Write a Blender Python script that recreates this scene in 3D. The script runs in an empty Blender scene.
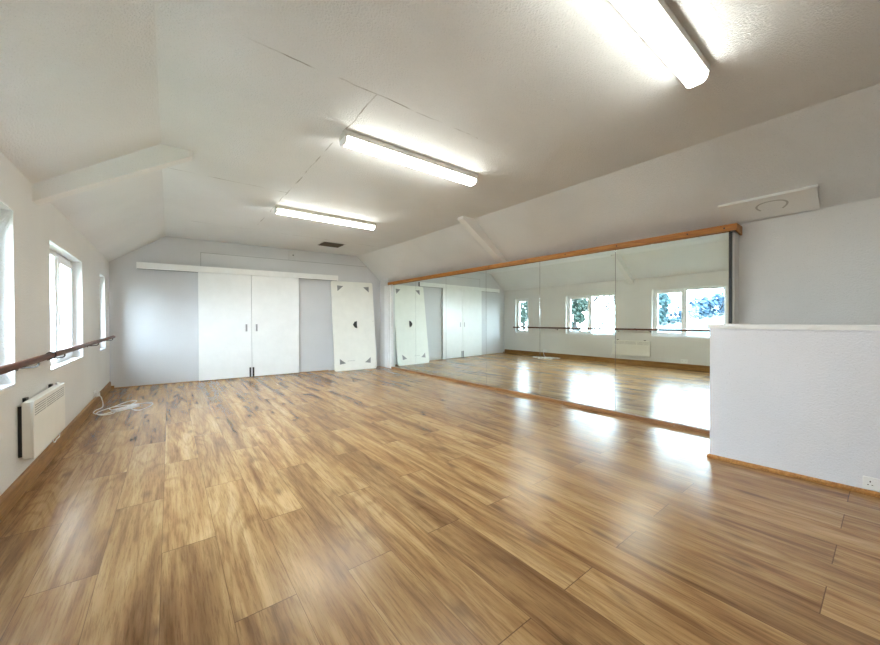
import bpy, bmesh, math, random
from math import pi, sin, cos, radians, atan
from mathutils import Vector, Matrix
random.seed(7)
S = bpy.context.scene
COL = S.collection

# ------------------------------------------------------------------ room lines
def x_left(y): return -.842 - .003 * (y - 5)
def x_mirror(y): return 4.453 - .011 * (y - 5)
def y_back(x): return 8.446 - .06 * (x - 2)
def x_half(y): return 3.763 - .076 * (y - 1)
RB = -atan(.06)                      # turn of things on the back wall
RL = pi / 2 + atan(.003)             # left wall (local -y points into the room)
RM = -pi / 2 + atan(.011)            # mirror wall
RH = -pi / 2 + atan(.076)            # half wall
ZC, ZE = 2.845, 2.289

# ------------------------------------------------------------------ node helpers
def new_mat(name):
    m = bpy.data.materials.new(name); m.use_nodes = True
    nt = m.node_tree
    return m, nt, nt.nodes['Principled BSDF']
def nd(nt, t, **kw):
    n = nt.nodes.new(t)
    for k, v in kw.items():
        if k in n.inputs: n.inputs[k].default_value = v
        else: setattr(n, k, v)
    return n
def lk(nt, a, b): nt.links.new(a, b)
def sock(nt, v, inp):
    if isinstance(v, (int, float)): inp.default_value = v
    else: nt.links.new(v, inp)
def mth(nt, op, a, b=None, c=None, clamp=False):
    n = nt.nodes.new('ShaderNodeMath'); n.operation = op; n.use_clamp = clamp
    sock(nt, a, n.inputs[0])
    if b is not None: sock(nt, b, n.inputs[1])
    if c is not None: sock(nt, c, n.inputs[2])
    return n.outputs[0]
def ramp(nt, fac, stops):
    n = nt.nodes.new('ShaderNodeValToRGB'); e = n.color_ramp.elements
    while len(e) < len(stops): e.new(.5)
    for i, (p, c) in enumerate(stops):
        e[i].position = p; e[i].color = c if len(c) == 4 else (*c, 1)
    nt.links.new(fac, n.inputs[0]); return n.outputs[0]
def mixc(nt, fac, a, b, mode='MIX'):
    n = nt.nodes.new('ShaderNodeMix'); n.data_type = 'RGBA'; n.blend_type = mode
    sock(nt, fac, n.inputs[0])
    for v, i in ((a, 6), (b, 7)):
        if isinstance(v, tuple): n.inputs[i].default_value = (*v[:3], 1)
        else: nt.links.new(v, n.inputs[i])
    return n.outputs[2]
def srgb(r, g, b):
    f = lambda c: ((c / 255 + .055) / 1.055) ** 2.4 if c > 10 else c / 255 / 12.92
    return (f(r), f(g), f(b))

def plain(name, col, rough=.5, metal=0., bump=0., bscale=200., spec=.5):
    m, nt, p = new_mat(name)
    p.inputs['Roughness'].default_value = rough
    p.inputs['Metallic'].default_value = metal
    p.inputs['Specular IOR Level'].default_value = spec
    tc = nd(nt, 'ShaderNodeTexCoord')
    n = nd(nt, 'ShaderNodeTexNoise', Scale=6., Detail=3.); lk(nt, tc.outputs['Object'], n.inputs['Vector'])
    c2 = tuple(c * .93 for c in col)
    lk(nt, mixc(nt, n.outputs[0], c2, tuple(min(1, c * 1.05) for c in col)), p.inputs['Base Color'])
    if bump:
        n2 = nd(nt, 'ShaderNodeTexNoise', Scale=bscale, Detail=4.); lk(nt, tc.outputs['Object'], n2.inputs['Vector'])
        b = nd(nt, 'ShaderNodeBump', Strength=bump, Distance=.01); lk(nt, n2.outputs[0], b.inputs['Height'])
        lk(nt, b.outputs[0], p.inputs['Normal'])
    return m

def woodchip(name, col, seams=None, strength=.5, rough=.65):
    """painted textured paper: fine lumps in the bump, a few faint dirty marks in the colour"""
    m, nt, p = new_mat(name)
    p.inputs['Roughness'].default_value = rough
    p.inputs['Specular IOR Level'].default_value = .3
    tc = nd(nt, 'ShaderNodeTexCoord'); P = tc.outputs['Object']
    n1 = nd(nt, 'ShaderNodeTexNoise', Scale=85., Detail=3., Roughness=.55); lk(nt, P, n1.inputs['Vector'])
    n2 = nd(nt, 'ShaderNodeTexNoise', Scale=1.3, Detail=4.); lk(nt, P, n2.inputs['Vector'])
    n3 = nd(nt, 'ShaderNodeTexNoise', Scale=130., Detail=2.); lk(nt, P, n3.inputs['Vector'])
    h = ramp(nt, n1.outputs[0], [(.38, (0, 0, 0)), (.66, (1, 1, 1))])
    b = nd(nt, 'ShaderNodeBump', Strength=strength, Distance=.004); lk(nt, h, b.inputs['Height'])
    lk(nt, b.outputs[0], p.inputs['Normal'])
    dark = tuple(c * .93 for c in col)
    c = mixc(nt, ramp(nt, n2.outputs[0], [(.3, (0, 0, 0)), (.7, (1, 1, 1))]), dark, col)
    speck = ramp(nt, n3.outputs[0], [(.24, (.80, .80, .80)), (.36, (1, 1, 1))])
    c = mixc(nt, 1., c, speck, 'MULTIPLY')
    if seams:
        sx = nd(nt, 'ShaderNodeSeparateXYZ'); lk(nt, P, sx.inputs[0])
        w = nd(nt, 'ShaderNodeTexNoise', Scale=3.5, Detail=5.); lk(nt, P, w.inputs['Vector'])
        wob = mth(nt, 'MULTIPLY', mth(nt, 'SUBTRACT', w.outputs[0], .5), .05)
        tot = None
        for axis, pos, lo, hi in seams:
            a = sx.outputs[0 if axis == 'x' else 1]; o = sx.outputs[1 if axis == 'x' else 0]
            d = mth(nt, 'ABSOLUTE', mth(nt, 'SUBTRACT', mth(nt, 'ADD', a, wob), pos))
            f = mth(nt, 'MULTIPLY', mth(nt, 'LESS_THAN', d, .006), mth(nt, 'MULTIPLY', mth(nt, 'GREATER_THAN', o, lo), mth(nt, 'LESS_THAN', o, hi)))
            tot = f if tot is None else mth(nt, 'MAXIMUM', tot, f)
        g = nd(nt, 'ShaderNodeTexNoise', Scale=4., Detail=3.); lk(nt, P, g.inputs['Vector'])
        tot = mth(nt, 'MULTIPLY', tot, ramp(nt, g.outputs[0], [(.42, (0, 0, 0)), (.58, (.75, .75, .75))]))
        c = mixc(nt, tot, c, (.27, .24, .2))
    lk(nt, c, p.inputs['Base Color'])
    return m

def timber(name, light, dark, axis='y', rough=.45):
    m, nt, p = new_mat(name)
    tc = nd(nt, 'ShaderNodeTexCoord')
    mp = nd(nt, 'ShaderNodeMapping'); lk(nt, tc.outputs['Object'], mp.inputs[0])
    mp.inputs['Scale'].default_value = {'x': (.08, 1, 1), 'y': (1, .08, 1)}[axis]
    n = nd(nt, 'ShaderNodeTexNoise', Scale=45., Detail=6., Distortion=1.2); lk(nt, mp.outputs[0], n.inputs['Vector'])
    v = nd(nt, 'ShaderNodeTexNoise', Scale=9., Detail=2.); lk(nt, mp.outputs[0], v.inputs['Vector'])
    f = mth(nt, 'ADD', mth(nt, 'MULTIPLY', n.outputs[0], .7), mth(nt, 'MULTIPLY', v.outputs[0], .4))
    lk(nt, ramp(nt, f, [(.35, dark), (.68, light)]), p.inputs['Base Color'])
    p.inputs['Roughness'].default_value = rough; p.inputs['Specular IOR Level'].default_value = .3
    return m

def floor_mat():
    m, nt, p = new_mat('oak_laminate')
    tc = nd(nt, 'ShaderNodeTexCoord'); P = tc.outputs['Object']
    s = nd(nt, 'ShaderNodeSeparateXYZ'); lk(nt, P, s.inputs[0])
    x, y = s.outputs[0], s.outputs[1]
    cx = mth(nt, 'DIVIDE', mth(nt, 'SUBTRACT', x, .2), .24)
    ci = mth(nt, 'FLOOR', cx); fx = mth(nt, 'SUBTRACT', cx, ci)
    odd = mth(nt, 'PINGPONG', ci, 1.)
    ry = mth(nt, 'DIVIDE', mth(nt, 'ADD', mth(nt, 'SUBTRACT', y, 1.62), mth(nt, 'MULTIPLY', odd, .72)), 1.44)
    ri = mth(nt, 'FLOOR', ry); fy = mth(nt, 'SUBTRACT', ry, ri)
    idv = nd(nt, 'ShaderNodeCombineXYZ'); lk(nt, ci, idv.inputs[0]); lk(nt, ri, idv.inputs[1])
    wn = nd(nt, 'ShaderNodeTexWhiteNoise'); wn.noise_dimensions = '3D'; lk(nt, idv.outputs[0], wn.inputs['Vector'])
    def coords(ax, ay, off):
        v = nd(nt, 'ShaderNodeVectorMath', operation='MULTIPLY'); lk(nt, P, v.inputs[0]); v.inputs[1].default_value = (ax, ay, 0)
        o = nd(nt, 'ShaderNodeVectorMath', operation='SCALE'); lk(nt, wn.outputs['Color'], o.inputs[0]); o.inputs['Scale'].default_value = off
        a = nd(nt, 'ShaderNodeVectorMath', operation='ADD'); lk(nt, v.outputs[0], a.inputs[0]); lk(nt, o.outputs[0], a.inputs[1])
        return a.outputs[0]
    def noise(v, sc, det, dist=0., r=.55):
        n = nd(nt, 'ShaderNodeTexNoise', Scale=sc, Detail=det, Distortion=dist, Roughness=r); lk(nt, v, n.inputs['Vector']); return n.outputs[0]
    v1 = coords(1, .13, 23.)
    broad = noise(coords(1, .09, 23.), 9., 3., .5)                 # soft long streaks
    mid = noise(coords(1, .03, 23.), 26., 4., .4, .55)              # grain bands
    fine = noise(coords(1, .05, 31.), 120., 4., 0., .75)
    contour = noise(coords(1, .17, 41.), 3.6, 1.5, .35)   # cathedral figure
    rings = mth(nt, 'ADD', mth(nt, 'MULTIPLY', mth(nt, 'SINE', mth(nt, 'MULTIPLY', contour, 70.)), .5), .5)
    kv = nd(nt, 'ShaderNodeTexVoronoi', voronoi_dimensions='2D', Scale=2.6, Randomness=1.); lk(nt, coords(1, .42, 13.), kv.inputs['Vector'])
    kd = mth(nt, 'ADD', kv.outputs['Distance'], mth(nt, 'MULTIPLY', mth(nt, 'SUBTRACT', mid, .5), .16))
    knot = ramp(nt, kd, [(.015, (1, 1, 1)), (.10, (0, 0, 0))])
    c = ramp(nt, broad, [(.26, srgb(138, 98, 60)), (.43, srgb(172, 132, 87)), (.58, srgb(196, 157, 107)), (.76, srgb(210, 174, 126))])
    tone = ramp(nt, wn.outputs['Value'], [(0, (.72, .70, .69)), (.45, (.90, .905, .91)), (1, (1.0, 1.0, 1.0))])
    c = mixc(nt, 1., c, tone, 'MULTIPLY')
    c = mixc(nt, 1., c, ramp(nt, mid, [(.28, (.70, .65, .60)), (.50, (.94, .93, .91)), (.72, (1, 1, 1))]), 'MULTIPLY')
    c = mixc(nt, 1., c, ramp(nt, fine, [(.34, (.64, .60, .57)), (.53, (.97, .97, .97))]), 'MULTIPLY')
    c = mixc(nt, .65, c, ramp(nt, rings, [(0, (.74, .70, .66)), (.4, (1, 1, 1))]), 'MULTIPLY')
    c = mixc(nt, mth(nt, 'MULTIPLY', knot, .48), c, srgb(70, 48, 32))
    ex = mth(nt, 'LESS_THAN', mth(nt, 'ABSOLUTE', mth(nt, 'SUBTRACT', mth(nt, 'ABSOLUTE', mth(nt, 'SUBTRACT', fx, .5)), .5)), .006)
    ey = mth(nt, 'LESS_THAN', mth(nt, 'ABSOLUTE', mth(nt, 'SUBTRACT', mth(nt, 'ABSOLUTE', mth(nt, 'SUBTRACT', fy, .5)), .5)), .0014)
    edge = mth(nt, 'MAXIMUM', mth(nt, 'MULTIPLY', ex, .6), mth(nt, 'MULTIPLY', ey, .8))
    c = mixc(nt, edge, c, srgb(82, 55, 34))
    lk(nt, c, p.inputs['Base Color'])
    lk(nt, mth(nt, 'ADD', mth(nt, 'MULTIPLY', broad, .05), .235), p.inputs['Roughness'])
    p.inputs['Specular IOR Level'].default_value = .4
    b = nd(nt, 'ShaderNodeBump', Strength=.05, Distance=.003)
    lk(nt, mth(nt, 'SUBTRACT', 1., mth(nt, 'MULTIPLY', edge, .8)), b.inputs['Height']); lk(nt, b.outputs[0], p.inputs['Normal'])
    return m

def emission(name, col, strength):
    m = bpy.data.materials.new(name); m.use_nodes = True; nt = m.node_tree
    nt.nodes.remove(nt.nodes['Principled BSDF'])
    e = nd(nt, 'ShaderNodeEmission', Strength=strength); e.inputs[0].default_value = (*col, 1)
    lk(nt, e.outputs[0], nt.nodes['Material Output'].inputs[0]); return m
def glass_mat():
    m = bpy.data.materials.new('window_glass'); m.use_nodes = True; nt = m.node_tree
    nt.nodes.remove(nt.nodes['Principled BSDF'])
    t = nd(nt, 'ShaderNodeBsdfTransparent'); t.inputs[0].default_value = (.97, .985, .98, 1)
    g = nd(nt, 'ShaderNodeBsdfGlossy'); g.inputs['Roughness'].default_value = .01
    lw = nd(nt, 'ShaderNodeLayerWeight', Blend=.5); mx = nd(nt, 'ShaderNodeMixShader')
    fr = mth(nt, 'MULTIPLY_ADD', mth(nt, 'POWER', lw.outputs['Facing'], 5.), .5, .03)
    lk(nt, fr, mx.inputs[0]); lk(nt, t.outputs[0], mx.inputs[1]); lk(nt, g.outputs[0], mx.inputs[2])
    lk(nt, mx.outputs[0], nt.nodes['Material Output'].inputs[0]); return m
def mirror_mat():
    m, nt, p = new_mat('mirror_silver')
    p.inputs['Base Color'].default_value = (.83, .90, .865, 1)
    p.inputs['Metallic'].default_value = 1.; p.inputs['Roughness'].default_value = 0.
    return m

WALL = (.76, .75, .73)
M = dict(
    wall=woodchip('wall_paint', WALL), back=woodchip('back_wall_paint', (.64, .64, .645), strength=.15, rough=.5),
    ceil=woodchip('ceiling_paint', (.81, .81, .80), strength=.8, seams=[('x', 1.2, 2.28, 6.6), ('y', 2.28, .3, 2.2), ('y', 4.72, -.1, 1.2), ('y', 7.0, .3, 3.6)]),
    half=woodchip('half_wall_paint', (.80, .805, .845), strength=.3),
    slope=woodchip('beam_paint', (.81, .80, .77), strength=.3),
    white=plain('white_gloss', (.86, .86, .84), .32), board=plain('board_white', (.88, .87, .80), .4),
    upvc=plain('white_upvc', (.88, .89, .90), .25), plastic=plain('white_plastic', (.86, .86, .85), .35),
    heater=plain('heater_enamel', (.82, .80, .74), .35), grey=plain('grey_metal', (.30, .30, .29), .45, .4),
    black=plain('black_plastic', (.012, .012, .012), .4), steel=plain('steel', (.42, .42, .42), .35, .9),
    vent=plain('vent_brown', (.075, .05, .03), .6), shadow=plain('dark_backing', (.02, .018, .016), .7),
    oak=timber('golden_timber', srgb(188, 128, 62), srgb(140, 84, 36), 'x'), foot=timber('foot_rail_wood', srgb(158, 112, 66), srgb(112, 72, 40), 'x'),
    base=timber('skirting_wood', srgb(166, 122, 66), srgb(116, 78, 38), 'x'),
    trim=timber('trim_wood', srgb(196, 142, 80), srgb(140, 90, 44), 'x'),
    rail=timber('barre_wood', srgb(98, 54, 30), srgb(48, 24, 14), 'x', .5),
    floor=floor_mat(), glass=glass_mat(), mirror=mirror_mat(),
    lamp=emission('lamp_diffuser', (.98, 1., .93), 10.),
    batten=plain('batten_enamel', (.62, .60, .54), .4),
    ground=plain('grass_ground', (.10, .13, .07), .9, bump=.4, bscale=8.),
    leaf=plain('dark_leaf', (.006, .020, .012), .7), leaf2=plain('green_leaf', (.05, .10, .06), .7),
    haze=plain('hazed_blue_leaf', (.035, .075, .125), .8), haze2=plain('hazed_green_leaf', (.035, .075, .085), .8),  # bluish distance haze put into the leaf colours of the far trees
    bark=plain('bark', (.03, .028, .028), .9), roofing=plain('pale_roof_sheet', (.03, .055, .06), .5),
    brick=plain('outbuilding_render', (.5, .48, .44), .8), slate=plain('dark_ridge', (.012, .016, .02), .6),
    stain=plain('grey_stain', (.47, .45, .41), .7),
)

# ------------------------------------------------------------------ mesh helpers
class MB:
    def __init__(s): s.bm = bmesh.new()
    def box(s, x0, x1, y0, y1, z0, z1, bev=0.):
        t = bmesh.new()
        bmesh.ops.create_cube(t, size=1)
        for v in t.verts:
            v.co = Vector(((x0 + x1) / 2 + v.co.x * (x1 - x0), (y0 + y1) / 2 + v.co.y * (y1 - y0), (z0 + z1) / 2 + v.co.z * (z1 - z0)))
        if bev: bmesh.ops.bevel(t, geom=t.edges[:], offset=bev, segments=2, affect='EDGES', profile=.6)
        s.add(t); return s
    def add(s, t):
        me = bpy.data.meshes.new('tmp'); t.to_mesh(me); t.free(); s.bm.from_mesh(me); bpy.data.meshes.remove(me)
    def prism(s, pts, off):
        """polygon (3-D points) swept by the vector off"""
        a = [s.bm.verts.new(p) for p in pts]; b = [s.bm.verts.new(Vector(p) + Vector(off)) for p in pts]
        n = len(pts); s.bm.faces.new(a[::-1]); s.bm.faces.new(b)
        for i in range(n): s.bm.faces.new((a[i], a[(i + 1) % n], b[(i + 1) % n], b[i]))
        return s
    def cyl(s, p, q, r, seg=16, r2=None):
        p, q = Vector(p), Vector(q); d = q - p
        t = bmesh.new(); bmesh.ops.create_cone(t, cap_ends=True, segments=seg, radius1=r, radius2=r if r2 is None else r2, depth=d.length)
        bmesh.ops.transform(t, matrix=Matrix.Translation((p + q) / 2) @ d.to_track_quat('Z', 'Y').to_matrix().to_4x4(), verts=t.verts[:])
        s.add(t); return s
    def dome(s, c, r, h, down=True):
        t = bmesh.new(); bmesh.ops.create_uvsphere(t, u_segments=10, v_segments=6, radius=1)
        for v in t.verts: v.co = Vector(c) + Vector((v.co.x * r, v.co.y * r, v.co.z * h))
        s.add(t); return s
    def tube(s, pts, r, seg=8, smooth=5):
        P = [Vector(p) for p in pts]; Q = []
        if smooth:
            for i in range(len(P) - 1):
                a, b, c, d = P[max(i - 1, 0)], P[i], P[i + 1], P[min(i + 2, len(P) - 1)]
                for k in range(smooth):
                    t = k / smooth
                    Q.append(.5 * ((2 * b) + (c - a) * t + (2 * a - 5 * b + 4 * c - d) * t * t + (3 * b - a - 3 * c + d) * t ** 3))
            Q.append(P[-1])
        else: Q = P
        rings = []; up = Vector((0, 0, 1))
        for i, p in enumerate(Q):
            d = (Q[min(i + 1, len(Q) - 1)] - Q[max(i - 1, 0)]).normalized()
            if abs(d.dot(up)) > .98: up = Vector((1, 0, 0)) if abs(d.x) < .9 else Vector((0, 1, 0))
            u = (up - d * up.dot(d)).normalized(); w = d.cross(u); up = u
            rings.append([s.bm.verts.new(p + (u * cos(2 * pi * k / seg) + w * sin(2 * pi * k / seg)) * r) for k in range(seg)])
        for a, b in zip(rings, rings[1:]):
            for k in range(seg): s.bm.faces.new((a[k], a[(k + 1) % seg], b[(k + 1) % seg], b[k]))
        s.bm.faces.new(rings[0][::-1]); s.bm.faces.new(rings[-1]); return s
    def build(s, name, mat, parent=None, smooth=False, loc=None, rotz=0.):
        bmesh.ops.recalc_face_normals(s.bm, faces=s.bm.faces[:])
        me = bpy.data.meshes.new(name); s.bm.to_mesh(me); s.bm.free()
        if smooth:
            for f in me.polygons: f.use_smooth = True
            me.set_sharp_from_angle(angle=radians(40))
        me.materials.append(M[mat]); o = bpy.data.objects.new(name, me); COL.objects.link(o)
        if parent: o.parent = parent
        if loc: o.location = loc
        o.rotation_euler.z = rotz
        return o
def tag(o, label=None, cat=None, group=None, kind=None):
    if label: o['label'] = label
    if cat: o['category'] = cat
    if group: o['group'] = group
    if kind: o['kind'] = kind
    return o
def thing(name, label, cat, loc=(0, 0, 0), rotz=0., group=None):
    o = bpy.data.objects.new(name, None); o.empty_display_size = .1; COL.objects.link(o)
    o.location = loc; o.rotation_euler.z = rotz
    return tag(o, label, cat, group)
def struct(o, label=None): return tag(o, label, None, None, 'structure')

def wall_grid(us, zs, holes, y0, y1):
    """wall slab in local (u, z), inner face y0, outer face y1, with openings through it"""
    mb = MB(); bm = mb.bm; us = sorted(set(us)); zs = sorted(set(zs)); cache = {}
    def V(u, y, z):
        k = (round(u, 5), round(y, 5), round(z, 5))
        if k not in cache: cache[k] = bm.verts.new(k)
        return cache[k]
    def solid(i, j):
        if not (0 <= i < len(us) - 1 and 0 <= j < len(zs) - 1): return False
        c, d = (us[i] + us[i + 1]) / 2, (zs[j] + zs[j + 1]) / 2
        return not any(a < c < b and e < d < f for a, b, e, f in holes)
    for i in range(len(us) - 1):
        for j in range(len(zs) - 1):
            if not solid(i, j): continue
            a, b, c, d = us[i], us[i + 1], zs[j], zs[j + 1]
            bm.faces.new((V(a, y0, c), V(b, y0, c), V(b, y0, d), V(a, y0, d)))
            bm.faces.new((V(a, y1, c), V(a, y1, d), V(b, y1, d), V(b, y1, c)))
            if not solid(i - 1, j): bm.faces.new((V(a, y0, c), V(a, y0, d), V(a, y1, d), V(a, y1, c)))
            if not solid(i + 1, j): bm.faces.new((V(b, y0, c), V(b, y1, c), V(b, y1, d), V(b, y0, d)))
            if not solid(i, j - 1): bm.faces.new((V(a, y0, c), V(a, y1, c), V(b, y1, c), V(b, y0, c)))
            if not solid(i, j + 1): bm.faces.new((V(a, y0, d), V(b, y0, d), V(b, y1, d), V(a, y1, d)))
    return mb

# ------------------------------------------------------------------ shell
YF = -2.4
mb = MB()
mb.prism([(-1.1, YF, 0), (x_half(YF) + .06, YF, 0), (3.83, .92, 0), (4.75, .92, 0), (4.75, 8.7, 0), (-1.1, 8.7, 0)], (0, 0, -.2))
struct(mb.build('floor', 'floor'), 'oak effect laminate floor of long brown planks')

# ceiling: flat middle and two sloping sides, one shell with a little thickness
secs = [(YF - .1, 3.90, .795), (6.0, 3.89, .795), (8.7, 3.765, .93)]
mb = MB(); bm = mb.bm; rows = []
sl = (ZC - ZE) / (.842 - .049)
for y, xc, sr in secs:
    pr = [(-.049 - 1.15, ZC - 1.15 * sl), (-.049, ZC), (xc, ZC), (xc + 1.1, ZC - 1.1 * sr)]
    inn = [bm.verts.new((px, y, pz)) for px, pz in pr]
    out = [bm.verts.new((px, y, pz + .15)) for px, pz in pr]
    rows.append((inn, out))
for (a, ao), (b, bo) in zip(rows, rows[1:]):
    for k in range(3):
        bm.faces.new((a[k], a[k + 1], b[k + 1], b[k])); bm.faces.new((ao[k], bo[k], bo[k + 1], ao[k + 1]))
    for k in (0, 3): bm.faces.new((a[k], b[k], bo[k], ao[k]))
for a, ao in (rows[0], rows[-1]):
    for k in range(3): bm.faces.new((a[k], ao[k], ao[k + 1], a[k + 1]))
for px, py in [(1.19, 1.42), (1.41, 1.24), (1.64, 1.235), (1.84, 1.231), (1.566, 1.563), (1.763, 1.542), (1.923, 1.546), (2.083, 1.562), (2.262, 1.548),
               (1.35, 1.57), (1.224, 1.667), (1.524, 2.2), (1.697, 2.207), (1.914, 2.2), (1.529, 2.535), (2.45, 1.55), (2.9, 1.6), (3.2, 1.0), (3.0, .62)]:
    mb.dome((px, py, ZC), .011, .004)
struct(mb.build('ceiling', 'ceil'), 'off white textured ceiling with sloping sides')
def z_slope(x, y):
    (ya, xa, sa), (yb, xb, sb) = (secs[0], secs[1]) if y < 6 else (secs[1], secs[2])
    t = (y - ya) / (yb - ya); return ZC - (x - (xa + (xb - xa) * t)) * (sa + (sb - sa) * t)

# windows: (y0, y1, sill, head, mullion y or None)
WIN = [(2.16, 3.675, .775, 1.975, 2.965), (4.605, 6.11, .765, 1.945, 5.365), (7.52, 8.09, .745, 1.955, None)]
us = [YF - .1, 8.6]; zs = [-.1, 2.45]; holes = []
for a, b, c, d, _ in WIN: us += [a, b]; zs += [c, d]; holes.append((a, b, c, d))
o = wall_grid(us, zs, holes, 0, .185).build('wall_left', 'wall', loc=(x_left(0), 0, 0), rotz=RL)
struct(o, 'off white textured left wall with three windows')
wl = o
struct(wall_grid([-3.2, 3.2], [-.1, 3.1], [], 0, .25).build('wall_back', 'back', loc=(2, y_back(2), 0), rotz=RB), 'pale grey back wall')
struct(MB().box(-1.3, 5.3, YF - .2, YF, -1.8, 3.1).build('wall_front', 'wall'))
# right wall by the stairs, slightly out of square, down into the stairwell
mb = MB(); mb.prism([(4.705, 8.7, -1.8), (4.705, .95, -1.8), (4.675, .07, -1.8), (4.62, YF - .1, -1.8), (5.0, YF - .1, -1.8), (5.0, 8.7, -1.8)], (0, 0, 4.25))
struct(mb.build('wall_right', 'wall'), 'off white textured wall behind the half wall')
# false wall that carries the mirrors; full height beside the back corner
YM0, YM1 = 1.014, 7.72
mb = MB()
mb.prism([(x_mirror(.985) + .045, .985, 0), (x_mirror(7.70) + .075, 7.70, 0), (4.72, 7.70, 0), (4.72, .985, 0)], (0, 0, 2.10))
mb.prism([(x_mirror(7.70), 7.70, 0), (x_mirror(8.5), 8.5, 0), (4.72, 8.5, 0), (4.72, 7.70, 0)], (0, 0, 2.09))
mb.prism([(x_mirror(7.95), 7.95, 2.09), (x_mirror(8.5), 8.5, 2.09), (4.72, 8.5, 2.09), (4.72, 7.95, 2.09)], (0, 0, .3))
struct(mb.build('wall_boxing', 'wall'), 'boxed out wall behind the mirrors')
mb = MB(); mb.box(7.855, 8.045, -.018, 0, 0, 2.10, .003)
o = mb.build('trim_white', 'white'); 
o.data.transform(Matrix(((0, 1, 0, 0), (-1, 0, 0, 0), (0, 0, 1, 0), (0, 0, 0, 1))))
o.data.transform(Matrix.Scale(-1, 4, (0, 1, 0))); o.data.flip_normals()
o.location = (x_mirror(0), 0, 0); o.rotation_euler.z = atan(.011); o.name = 'trim_1'; struct(o, 'white upright board at the far end of the mirrors')
o2 = o.copy(); o2.data = o.data.copy(); COL.objects.link(o2); o2.name = 'trim_2'
for v in o2.data.vertices: v.co.y = 7.73 + (v.co.y - 7.855) * .07 / .19
struct(o2, 'narrow white upright strip against the end mirror')

# half wall with return, cap and low wooden beading
hx = lambda y: x_half(y)
mb = MB(); mb.prism([(hx(.984), .984, -.2), (hx(YF), YF, -.2), (hx(YF) + .12, YF, -.2), (3.89, .86, -.2), (4.70, .86, -.2), (4.70, .984, -.2)], (0, 0, 1.337))
struct(mb.build('wall_stair', 'half'), 'low white textured half wall around the stairwell')
mb = MB(); mb.prism([(hx(.984) - .012, .996, 1.137), (hx(YF) - .012, YF, 1.137), (hx(YF) + .135, YF, 1.137), (3.905, .845, 1.137), (4.46, .845, 1.137), (4.46, .996, 1.137)], (0, 0, .036))
struct(mb.build('trim_3', 'white'), 'white painted cap on the half wall')
prof = [(0, 0), (.018, 0), (.018, .018), (.012, .027), (0, .030)]
mb = MB()
ang = atan(.076); 
def hpt(d, y, z): return (hx(y) - d * cos(ang), y - d * sin(ang) * 0, z)
n = len(prof); A = [mb.bm.verts.new(hpt(d, .984 + d, z)) for d, z in prof]; Bv = [mb.bm.verts.new(hpt(d, YF, z)) for d, z in prof]; Cv = [mb.bm.verts.new((4.44, .984 + d, z)) for d, z in prof]
for P_, Q_ in ((A, Bv), (A, Cv)):
    for k in range(n): mb.bm.faces.new((P_[k], P_[(k + 1) % n], Q_[(k + 1) % n], Q_[k]))
struct(mb.build('baseboard_stair', 'trim'), 'thin wooden beading along the foot of the half wall')
struct(MB().box(3.7, 4.9, YF, .95, -1.8, -1.6).build('floor_stairwell', 'floor'))
mb = MB(); mb.box(3.6, 3.95, YF, .95, -1.7, -.15); mb.box(3.7, 4.70, .87, .95, -1.7, -.21); struct(mb.build('wall_stairwell', 'wall'))

# skirting on the left wall (local x runs along the wall)
mb = MB(); prof = [(0, 0), (-.017, 0), (-.017, .115), (-.011, .130), (-.004, .137), (0, .137)]
mb.prism([(YF, y, z) for y, z in prof], (8.55 - YF + .03, 0, 0))
struct(mb.build('baseboard_left', 'base', loc=(x_left(0), 0, 0), rotz=RL), 'brown wooden skirting along the left wall')
mb = MB(); mb.box(-2.86, -2.80, -.016, 0, 0, .05, .002); mb.box(-2.80, 1.05, -.006, 0, 0, .012)
struct(mb.build('baseboard_back', 'base', loc=(2, y_back(2), 0), rotz=RB))

# boxed roof truss legs on the slopes (white painted)
def beam(name, pts, label):
    mb = MB(); mb.prism([(x, 4.117, z) for x, z in pts], (0, .13, 0)); struct(mb.build(name, 'slope'), label)
beam('trim_4', [(-.90, 2.12), (.19, 2.805), (.19, 2.86), (-.06, 2.86), (-.90, 2.27)], 'white boxed roof timber on the left slope')
beam('trim_5', [(4.72, 2.115), (3.65, 2.805), (3.65, 2.86), (3.89, 2.86), (4.72, 2.20)], 'white boxed roof timber on the slope above the mirrors')

# raised boxing above the sliding doors, with a small plate on it
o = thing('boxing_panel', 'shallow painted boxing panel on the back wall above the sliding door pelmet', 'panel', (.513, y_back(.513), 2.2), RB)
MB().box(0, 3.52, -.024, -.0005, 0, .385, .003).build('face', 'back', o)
mb = MB(); mb.box(-.007, 3.52, -.026, -.0005, .3852, .392); mb.box(-.007, -.0002, -.026, -.0005, .11, .392); mb.build('edge_shade', 'grey', o)  # grey strips stand in for the shade line along the top and left edges
o = thing('junction_plate', 'small square painted plate with a dark hole above the boxing panel', 'plate', (2.155, y_back(2.155), 2.595), RB)
MB().box(0, .15, -.028, 0, 0, .235, .004).build('plate', 'back', o)
MB().cyl((.10, -.032, .115), (.10, -.027, .115), .014).build('hole', 'black', o)

# pelmet over the door track
o = thing('door_pelmet', 'long white pelmet board over the sliding door track', 'pelmet', (-.465, y_back(-.465), 2.182), RB)
MB().box(0, 3.74, -.105, -.087, 0, .122, .002).build('fascia', 'white', o)
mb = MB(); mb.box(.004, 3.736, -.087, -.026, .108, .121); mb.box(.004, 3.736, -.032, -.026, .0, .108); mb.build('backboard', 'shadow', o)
MB().box(.03, 3.70, -.074, -.03, .07, .105).build('track', 'steel', o)
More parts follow.
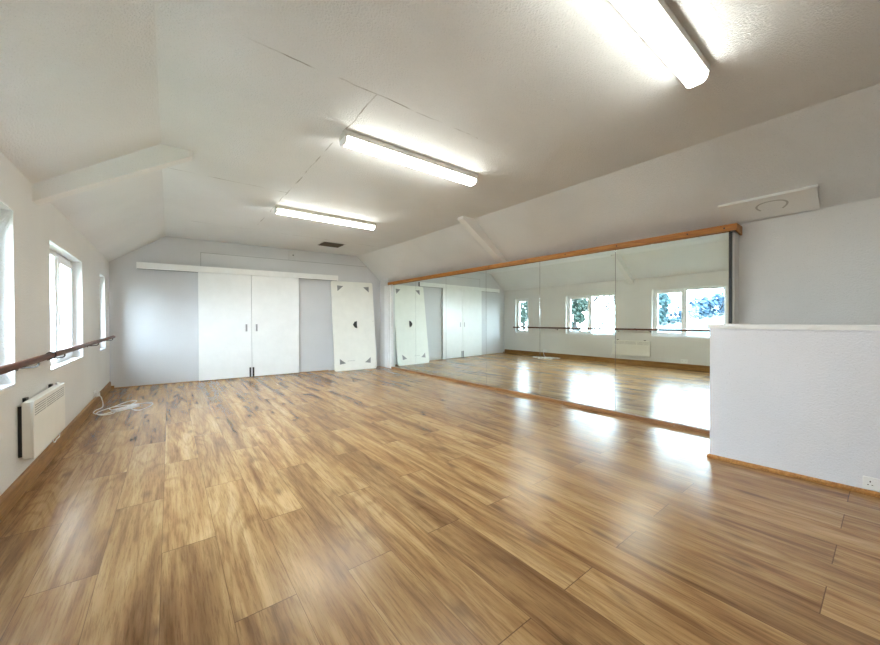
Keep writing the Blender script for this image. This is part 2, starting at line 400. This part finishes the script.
# doors
def door(name, x0, x1, hx_, px_, label):
    o = MB().box(0, (x1 - x0) / cos(RB), -.062, -.022, .014, 2.20, .002).build(name, 'white', loc=(x0, y_back(x0), 0), rotz=RB)
    struct(o, label)
    h = MB().box(hx_ - x0 - .018, hx_ - x0 + .018, -.066, -.06, .985, 1.14, .003).build('handle', 'steel', o); h['label'] = 'flush metal pull handle'
    MB().box(hx_ - x0 - .009, hx_ - x0 + .009, -.0675, -.06, 1.0, 1.125, .002).build('recess', 'grey', h)
    g = MB().box(px_ - x0 - .016, px_ - x0 + .016, -.067, -.06, .014, .215, .002).build('edge_plate', 'black', o); g['label'] = 'black plate at the foot of the closing edge'
door('door_1', .462, 1.397, 1.306, 1.372, 'left white sliding door on the back wall')
door('door_2', 1.405, 2.365, 1.498, 1.430, 'right white sliding door on the back wall')

# ------------------------------------------------------------------ windows
def ring(mb, u0, u1, z0, z1, w, y0, y1, bev=.004):
    mb.box(u0, u0 + w, y0, y1, z0, z1, bev); mb.box(u1 - w, u1, y0, y1, z0, z1, bev)
    mb.box(u0 + w, u1 - w, y0, y1, z0, z0 + w, bev); mb.box(u0 + w, u1 - w, y0, y1, z1 - w, z1, bev)
lab = ['wide white window nearest the camera, opening sash on its far side', 'middle white window of the left wall with two lights', 'narrow white window beside the back corner']
for i, (a, b, c, d, mu) in enumerate(WIN):
    w = bpy.data.objects.new('window_%d' % (i + 1), None); COL.objects.link(w); struct(w, lab[i])
    w.location = (x_left(0), 0, 0); w.rotation_euler.z = RL
    Y0, Y1 = .095, .165
    mb = MB(); ring(mb, a, b, c, d, .055, Y0, Y1)
    if mu: mb.box(mu - .03, mu + .03, Y0, Y1, c + .05, d - .05, .004)
    mb.build('window_frame', 'upvc', w)
    mb = MB(); mb.box(a + .001, b - .001, .0, Y0 + .01, c, c + .018, .003); mb.build('window_sill', 'upvc', w)
    su0 = (mu + .02) if mu else a + .045
    if mu: MB().box(a + .05, mu - .025, .127, .133, c + .05, d - .05).build('pane', 'glass', w)
    mb = MB(); ring(mb, su0, b - .045, c + .045, d - .045, .06, Y0 - .018, Y1 - .012, .006)
    s = mb.build('sash', 'upvc', w)
    MB().box(su0 + .05, b - .095, .120, .126, c + .095, d - .095).build('sash_pane', 'glass', s)
    mb = MB(); zz = 1.30; uu = su0 + .03
    mb.box(uu - .012, uu + .012, Y0 - .028, Y0 - .016, zz - .03, zz + .07, .003); mb.box(uu - .009, uu + .009, Y0 - .055, Y0 - .04, zz - .09, zz + .035, .004)
    mb.cyl((uu, Y0 - .045, zz + .025), (uu, Y0 - .02, zz + .025), .008); mb.build('window_handle', 'steel', s)

# ------------------------------------------------------------------ mirrors
seam = [1.014, 2.168, 3.309, 4.447, 5.576, 6.690, 7.72]
ml = ['large mirror panel at the near end beside the half wall', 'second mirror panel from the half wall', 'third mirror panel from the half wall, under the slope beam',
      'fourth mirror panel from the half wall', 'fifth mirror panel from the half wall, next to last', 'end mirror panel in the far corner by the leaning board']
for k in range(6):
    a, b = seam[k] + .002, seam[k + 1] - .002
    o = thing('dance_mirror', ml[k], 'mirror', (x_mirror((a + b) / 2 if k < 4 else seam[4]) + .022, (a + b) / 2, .045), RM if k < 4 else -pi / 2, 'wall mirrors')
    h = (b - a) / 2
    MB().box(-h, h, 0, .006, 0, 2.075, .0012).build('mirror_glass', 'mirror', o)
    if k == 0: MB().box(h - .010, h + .014, -.003, .03, 0, 2.06, .001).build('edge_strip', 'black', o)
    MB().box(-h - .0015 if k else -h, h, .006, .020, 0, 2.07).build('backing_board', 'shadow', o)
o = thing('mirror_head_rail', 'long golden timber rail along the top of the mirrors', 'timber rail', (x_mirror(.955), .955, 2.109), RM + pi)
L = 7.87 - .955
MB().box(0, L, .0, .016, 0, .068, .003).build('front_board', 'oak', o)
MB().box(0, L, -.205, 0, .046, .068, .002).build('shelf_board', 'oak', o)
e = MB().prism([(0, 0, .046), (0, -.20, .046), (0, -.20, -.024), (0, 0, 0)], (.018, 0, 0)).build('end_block', 'oak', o)
mb_sc = [.1, .42, 1.18, 1.9, 2.6, 3.4, 4.2, 5.1, 6.0, 6.6]
for d in mb_sc: MB().cyl((d, .0155, .034), (d, .0185, .034), .008, 12).build('screw', 'black', o)
o = thing('mirror_foot_rail', 'wooden rail on the floor along the foot of the mirrors', 'timber rail', (x_mirror(1.0), 1.0, 0), RM + pi)
mb = MB(); mb.prism([(0, -.02, 0), (0, .012, 0), (0, .012, .034), (0, .004, .044), (0, -.02, .044)], (6.72, 0, 0)); mb.build('rail', 'foot', o)
for d in (.5, 1.9, 3.2, 4.6, 5.9): MB().cyl((d, .011, .02), (d, .0145, .02), .005, 10).build('screw', 'grey', o)

# ------------------------------------------------------------------ lamps
def lamp(yc, label):
    o = thing('fluorescent_light', label, 'ceiling light', (1.97, yc, ZC), 0, 'strip lights along the ceiling')
    mb = MB(); mb.box(-.775, .775, -.072, .072, -.052, -.0005, .004); mb.build('batten', 'batten', o)
    pts = [(-.062, -.053), (-.060, -.066), (-.050, -.090), (-.03, -.102), (.03, -.102), (.050, -.090), (.060, -.066), (.062, -.053)]
    mb = MB(); mb.prism([(-.755, y, z) for y, z in pts], (1.51, 0, 0)); mb.build('diffuser', 'lamp', o, True)
    for sx in (-1, 1):
        mb = MB(); q = [(y * 1.06, z * 1.0 - (.003 if z < -.06 else 0)) for y, z in pts]; mb.prism([(sx * .755, y, z) for y, z in q], (sx * .02, 0, 0)); mb.build('end_cap', 'plastic', o)
lamp(.79, 'glowing strip light nearest the camera, cut by the top of the picture')
lamp(2.92, 'glowing strip light in the middle of the ceiling')
lamp(5.36, 'glowing strip light farthest away, towards the sliding doors')

# ceiling vent
o = thing('ceiling_vent', 'dark brown rectangular vent grille in the ceiling near the back wall', 'vent', (2.77, 7.40, ZC))
mb = MB(); ring(mb, -.245, .245, -.22, .22, .03, 0, .012, .002)
o_f = mb.build('frame', 'vent', o); o_f.rotation_euler.x = radians(90)
mb = MB(); mb.box(-.215, .215, -.19, .19, -.003, 0); mb.build('back_plate', 'shadow', o)
for k in range(7):
    MB().prism([(-.215, -.17 + k * .053, -.002), (-.215, -.14 + k * .053, -.012), (-.215, -.135 + k * .053, -.010), (-.215, -.165 + k * .053, -.001)], (.43, 0, 0)).build('slat', 'vent', o)

# hatch panel on the right slope
ang_s = math.atan(.795)
o = thing('slope_hatch', 'pale board with a grey ring stain fixed on the slope above the half wall', 'hatch panel', (4.66, .75, z_slope(4.66, .75)))
xa = Vector((-cos(ang_s), 0, sin(ang_s))); nn = Vector((-sin(ang_s), 0, -cos(ang_s)))   # up the slope, off the slope
def hp(u, v, w): return Vector((0, 0, 0)) + xa * u + Vector((0, v, 0)) + nn * w
mb = MB(); mb.prism([hp(0, -.345, .002), hp(0, .355, .002), hp(.235, .345, .002), hp(.235, -.343, .002)], nn * .028); mb.build('board', 'slope', o)
mb = MB(); mb.prism([hp(.235, -.350, .0), hp(.235, .352, .0), hp(.242, .352, .0), hp(.242, -.350, .0)], nn * .033); mb.build('top_bead', 'white', o)
mb = MB()
c = []
for k in range(26):
    t = radians(-35 + k * 10.5); rr = .085 * (1 + .06 * sin(3 * t))
    c.append((.125 + rr * .8 * sin(t), -.04 + rr * 1.35 * cos(t)))
for (u0, v0), (u1, v1) in zip(c, c[1:]):
    w_ = .012
    f = 1 - w_ / .085
    q = [hp(u0, v0, .0303), hp(u1, v1, .0303), hp(.125 + (u1 - .125) * f, -.04 + (v1 + .04) * f, .0303), hp(.125 + (u0 - .125) * f, -.04 + (v0 + .04) * f, .0303)]
    mb.prism(q, nn * .0006)
st = mb.build('ring_stain', 'stain', o); st['label'] = 'grey ring shaped mark'

# ------------------------------------------------------------------ barre
zb = .95
o = thing('ballet_barre', 'long dark wooden ballet barre running along the left wall across the windows', 'barre', (x_left(0), 0, zb), RL)
R_ = .0225
MB().cyl((.9, -.103, 0), (4.02, -.103, 0), R_, 24).build('rail', 'rail', o, True)
MB().cyl((4.022, -.103, 0), (8.10, -.103, 0), R_, 24).build('rail', 'rail', o, True)
for y in (1.5, 3.70, 4.50, 6.40, 7.95):
    b = MB().tube([(y, -.004, -.055), (y, -.04, -.055), (y, -.085, -.052), (y, -.103, -.040), (y, -.103, -.022)], .005, 8, 5).build('bracket', 'black', o, True)
    if y != 4.50:
        m2 = MB(); m2.cyl((y, -.0005, -.055), (y, -.007, -.055), .018, 16); m2.build('rose', 'black', b)
    else:
        m2 = MB(); m2.box(y - .008, y + .008, -.004, .10, -.075, -.045, .002); m2.build('rose', 'black', b)
pts = [(4.02 + .03 * cos(t), -.103 + (R_ + .004) * cos(t + 2.2), (R_ + .004) * sin(t + 2.2)) for t in [k * 2 * pi / 16 for k in range(17)]]
sr = MB().tube(pts, .004, 6, 3).build('strap', 'black', o, True); sr['label'] = 'black strap looped over the joint'

# ------------------------------------------------------------------ heater
o = thing('panel_heater', 'cream wall mounted electric panel heater under the barre', 'heater', (x_left(3.69), 3.69, .25), RL)
W, Hh = .95, .405
MB().box(.006, W - .006, -.068, -.022, .004, Hh - .004, .004).build('casing', 'heater', o)
mb = MB(); mb.box(0, W, -.080, -.068, 0, Hh, .005); mb.build('front_panel', 'heater', o)
for k in range(3):
    g0 = .03 + k * .30
    mb = MB()
    for r in range(5):
        for q in range(11): mb.box(g0 + q * .026, g0 + q * .026 + .016, -.0812, -.0795, Hh - .036 - r * .017, Hh - .030 - r * .017)
    g = mb.build('grille', 'grey', o); g['label'] = 'block of dark vent slots'
for u in (.12, W - .14):
    MB().box(u, u + .05, -.022, -.002, .03, Hh + .012, .002).build('wall_bracket', 'black', o)
MB().box(.02, .03, -.06, -.001, .02, Hh - .03).build('back_edge', 'black', o)
MB().cyl((W - .06, -.045, Hh - .005), (W - .06, -.045, Hh + .014), .014).build('control_knob', 'heater', o)
MB().tube([(W - .03, -.03, .15), (W + .02, -.035, .06), (W + .075, -.03, -.06), (W + .085, -.025, -.102), (W + .02, -.02, -.106), (W - .12, -.03, -.100), (W - .2, -.03, -.02), (W - .21, -.035, .02)], .004, 6).build('cable', 'plastic', o, True)

# ------------------------------------------------------------------ sockets
def socket_(name, label, loc, rot, plugs=0):
    o = thing(name, label, 'socket', loc, rot)
    MB().box(-.073, .073, -.012, -.0005, -.043, .043, .004).build('plate', 'plastic', o)
    for sx in (-1, 1):
        sw = MB().box(sx * .014 - .007, sx * .014 + .007, -.016, -.011, .006, .028, .002).build('switch', 'plastic', o)
        if plugs: continue
        mb = MB(); cx = sx * .040
        mb.box(cx - .003, cx + .003, -.0125, -.0115, .008, .018); mb.box(cx - .013, cx - .006, -.0125, -.0115, -.012, -.007); mb.box(cx + .006, cx + .013, -.0125, -.0115, -.012, -.007)
        mb.build('pin_holes', 'black', o)
    for sx in ((-1, 1)[:plugs]):
        pass
    return o
socket_('double_socket', 'white double socket at the foot of the half wall', (x_half(.052) - .0005, .052, .080), RH)
socket_('double_socket', 'white double socket under the near window, seen in the mirror', (x_left(2.96), 2.96, .205), RL)
so = socket_('double_socket', 'white double socket above the skirting by the coiled extension lead', (x_left(6.86), 6.86, .192), RL, 1)
# extension lead
o = thing('extension_lead', 'white extension lead with loosely coiled cable on the floor by the left wall', 'extension lead', (-.48, 6.46, 0))
a = math.atan2(.19, .20)
blk = MB().box(-.16, .16, -.033, .033, .0, .038, .006).build('socket_block', 'plastic', o); blk.rotation_euler.z = a
for k in range(3):
    mb = MB(); cx = -.1 + k * .095
    mb.box(cx - .012, cx - .006, -.012, -.007, .0375, .0385); mb.box(cx - .012, cx - .006, .007, .012, .0375, .0385); mb.box(cx + .004, cx + .014, -.002, .002, .0375, .0385)
    mb.build('pin_holes', 'black', blk)
B3 = Vector((-.48, 6.46, 0))
def fl(x, y, z=.006): return (x + .48, y - 6.46, z)
path = [(-.805, 6.87, .17), (-.77, 6.87, .13), (-.75, 6.80, .012), (-.80, 6.62, .006), (-.795, 6.42, .006), (-.70, 6.28, .006), (-.60, 6.40, .006), (-.45, 6.75, .006), (-.40, 7.0, .007), (-.50, 7.02, .008),
        (-.62, 6.72, .012), (-.76, 6.42, .012), (-.70, 6.22, .008), (-.58, 6.30, .006), (-.66, 6.62, .016), (-.46, 6.72, .010), (-.30, 6.72, .008), (-.20, 6.66, .006), (-.24, 6.42, .006), (-.34, 6.26, .006), (-.42, 6.40, .012), (-.38, 6.55, .02)]
MB().tube([fl(x, y, z) for x, y, z in path], .006, 6).build('cable', 'plastic', o, True)
MB().box(*[v for v in (-.834 + .48 + .006, -.834 + .48 + .052, 6.84 - 6.46 - .025, 6.84 - 6.46 + .03, .160, .210)], .006).build('plug', 'plastic', o)

# ------------------------------------------------------------------ leaning board
wdt, hgt, th = 1.075, 2.195, .028
lx, foot = 3.085, .285
o = thing('leaning_tabletop', 'tall cream tabletop board with grey corner plates leaning on the back wall', 'board', (lx, y_back(lx) - foot - .03, 0), RB - .004)
tilt = math.asin((foot - .012) / hgt)
lean = Matrix.Translation((0, .0, th * sin(tilt) * 0 + .001)) @ Matrix.Rotation(-tilt, 4, 'X')
def rounded(w, h, r, seg=6):
    out = []
    for cx, cz, t0 in ((w - r, r, -90), (w - r, h - r, 0), (r, h - r, 90), (r, r, 180)):
        for k in range(seg + 1):
            t = radians(t0 + 90 * k / seg); out.append((cx + r * cos(t), cz + r * sin(t)))
    return out
def part(mb, name, mat):
    mb.bm.transform(lean); return mb.build(name, mat, o)
part(MB().prism([(x, 0, z) for x, z in rounded(wdt, hgt, .05)], (0, th, 0)), 'board', 'board')
def tri(pts, name, mat, t=.004):
    return part(MB().prism([(x, .0005, z) for x, z in pts], (0, -t, 0)), name, mat)
for pts in ([(.150, 2.085), (.300, 2.075), (.155, 1.945)], [(.820, 2.070), (.968, 2.085), (.960, 1.945)], [(.135, .290), (.130, .155), (.280, .178)], [(.920, .288), (.912, .146), (.765, .170)]):
    q = tri(pts, 'corner_plate', 'grey'); q['label'] = 'grey triangular corner plate'
    cx = sum(p[0] for p in pts) / 3; cz = sum(p[1] for p in pts) / 3
q = tri([(.500, 1.115), (.545, 1.185), (.602, 1.205), (.602, 1.020), (.545, 1.045)], 'latch_plate', 'black', .012); q['label'] = 'black half hexagon latch plate'
tri([(.318, .224), (.318, .229), (.515, .236), (.515, .231)], 'pencil_line', 'grey', .0008)
part(MB().cyl((1.035, .001, 1.2), (1.035, -.003, 1.2), .007, 10), 'screw', 'grey')

# ------------------------------------------------------------------ outside
GZ = -2.9
g = MB(); g.box(-60, -1.3, -30, 80, GZ - .2, GZ); struct(g.build('ground', 'ground'))
def foliage(blobs, n, size):
    mb = MB(); bm = mb.bm
    for _ in range(n):
        cx, cy, cz, r = random.choice(blobs)
        d = Vector((random.gauss(0, 1), random.gauss(0, 1), random.gauss(0, 1))).normalized() * r * random.random() ** .4
        c = Vector((cx, cy, cz)) + d
        q = Vector((random.gauss(0, 1), random.gauss(0, 1), random.gauss(0, 1))).normalized()
        u = q.orthogonal().normalized(); w = q.cross(u); s = size * random.uniform(.6, 1.3)
        bm.faces.new([bm.verts.new(c + v) for v in (u * s, w * s * .5, -u * s, -w * s * .5)])
    return mb
def leafy(label, loc, h, rad, mat, n=2600, size=.11):
    o = thing('leafy_tree', label, 'tree', (loc[0], loc[1], GZ), 0, 'trees outside the windows')
    mb = MB(); mb.cyl((0, 0, 0), (0, 0, h * .8), .14, 10, .05)
    for k in range(7):
        t = k * 2.4; z = h * (.35 + .06 * k); mb.cyl((0, 0, z), (cos(t) * rad * .7, sin(t) * rad * .7, z + rad * .6), .05, 6, .015)
    mb.build('trunk', 'bark', o)
    bl = []
    for k in range(16):
        t = random.random() * 6.28; rr = rad * random.random() ** .5 * .75; z = h * random.uniform(.28, .92)
        bl.append((cos(t) * rr, sin(t) * rr, z, rad * random.uniform(.3, .5)))
    foliage(bl, n, size).build('foliage', mat, o)
leafy('dark evergreen tree seen through the narrow corner window', (-7.2, 12.6), 6.0, 1.7, 'leaf', 3800)
leafy('dark green tree seen through the far sash of the middle window', (-6.6, 9.12), 6.6, .68, 'leaf', 4200, .11)
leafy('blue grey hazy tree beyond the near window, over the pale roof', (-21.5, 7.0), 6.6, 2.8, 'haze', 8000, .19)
leafy('slim hazy grey green tree beyond the far sash of the near window', (-17, 8.75), 6.3, .9, 'haze2', 2600, .16)
def bare(label, loc, h):
    o = thing('bare_tree', label, 'tree', (loc[0], loc[1], GZ), 0, 'trees outside the windows')
    mb = MB(); tw = MB()
    def grow(p, d, L_, r, lev):
        q = p + d * L_; (mb if lev < 2 else tw).cyl(p, q, max(r, .035), 6 if lev < 2 else 4, max(r * .65, .03))
        if lev >= 5: return
        for k in range(3 if lev < 4 else 2):
            e = (d + Vector((random.uniform(-1, 1), random.uniform(-1, 1), random.uniform(-.25, .7))) * .75).normalized()
            grow(p + d * L_ * random.uniform(.55, 1), e, L_ * random.uniform(.6, .8), r * .55, lev + 1)
    grow(Vector((0, 0, 0)), Vector((0, 0, 1)), h * .42, .09, 0)
    mb.build('trunk', 'bark', o); tw.build('twigs', 'bark', o)
bare('bare winter tree seen through the near light of the middle window', (-13, 11.7), 6.8)
# neighbouring outbuilding with pale sheet roof whose edge climbs
o = thing('outbuilding', 'neighbouring outbuilding with a pale turquoise sheet roof below the near window', 'building', (-7.85, 4.9, GZ))
t0, t1 = Vector((0, 3.2, .52 - GZ)), Vector((0, -3.2, 1.79 - GZ))
mb = MB(); n = 40; bm = mb.bm
top = []; bot = []
for k in range(n * 2 + 1):
    f = k / (n * 2); p = t0.lerp(t1, f); z = .03 * (k % 2)
    top.append(bm.verts.new(p + Vector((0, 0, z)))); bot.append(bm.verts.new(p + Vector((3.6, 0, z - 2.1))))
for k in range(n * 2): bm.faces.new((top[k], top[k + 1], bot[k + 1], bot[k]))
rf = mb.build('roof', 'roofing', o); sd = rf.modifiers.new('thick', 'SOLIDIFY'); sd.thickness = .03
MB().prism([(0, 3.1, 0), (0, -3.1, 0), (0, -3.1, t1.z - .08), (0, 3.1, t0.z - .08)], (.2, 0, 0)).build('wall', 'brick', o)
MB().prism([(3.3, 3.1, 0), (3.3, -3.1, 0), (3.3, -3.1, t1.z - 2.06), (3.3, 3.1, t0.z - 2.06)], (.2, 0, 0)).build('wall', 'brick', o)
for k in range(20):
    f = (k + .5) / 20; p = t0.lerp(t1, f); MB().box(p.x - .06, p.x + .06, p.y - .10, p.y + .10, p.z + .015, p.z + .075, .01).build('ridge_cap', 'slate', o)

# ------------------------------------------------------------------ sky, camera, view
w = bpy.data.worlds.new('sky'); S.world = w; w.use_nodes = True; nt = w.node_tree
bg = nt.nodes['Background']; tc = nd(nt, 'ShaderNodeTexCoord'); sx = nd(nt, 'ShaderNodeSeparateXYZ'); lk(nt, tc.outputs['Generated'], sx.inputs[0])
nz = nd(nt, 'ShaderNodeTexNoise', Scale=2.5, Detail=5.); lk(nt, tc.outputs['Generated'], nz.inputs['Vector'])
c = ramp(nt, mth(nt, 'ADD', sx.outputs[2], mth(nt, 'MULTIPLY', nz.outputs[0], .15)), [(.0, (.76, .88, 1.)), (.5, (.68, .84, 1.)), (1., (.58, .77, 1.))])
lk(nt, c, bg.inputs[0])
dt = nd(nt, 'ShaderNodeVectorMath', operation='DOT_PRODUCT'); lk(nt, tc.outputs['Generated'], dt.inputs[0]); dt.inputs[1].default_value = Vector((-.72, -.60, .35)).normalized()
lk(nt, mth(nt, 'MULTIPLY_ADD', mth(nt, 'POWER', mth(nt, 'MAXIMUM', dt.outputs['Value'], 0.), 3.), 4.5, 8.2), bg.inputs[1])      # bright cloud low in the south west

cam = bpy.data.cameras.new('camera'); co = bpy.data.objects.new('camera', cam); COL.objects.link(co); S.camera = co
yaw, pit, rol, f = radians(37.708), radians(-.4398), radians(-.1847), 350.12
Fh = Vector((sin(yaw), cos(yaw), 0)); Rt = Vector((cos(yaw), -sin(yaw), 0)); Up = Vector((0, 0, 1))
F = Fh * cos(pit) + Up * sin(pit); U = -Fh * sin(pit) + Up * cos(pit)
R2 = Rt * cos(rol) + U * sin(rol); U2 = -Rt * sin(rol) + U * cos(rol)
m = Matrix((R2, U2, -F)).transposed().to_4x4(); m.translation = (0, 0, 1.22); co.matrix_world = m
cam.sensor_width = 36; cam.sensor_fit = 'HORIZONTAL'; cam.lens = 36 * f / 880; cam.clip_start = .02; cam.clip_end = 300

S.view_settings.view_transform = 'Standard'; S.view_settings.look = 'None'; S.view_settings.exposure = 2.02; S.view_settings.gamma = 1.; S.view_settings.use_curve_mapping = False
S.cycles.use_denoising = True
S.cycles.max_bounces = 14; S.cycles.diffuse_bounces = 8; S.cycles.glossy_bounces = 6; S.cycles.transparent_max_bounces = 12
S.cycles.sample_clamp_indirect = 12.
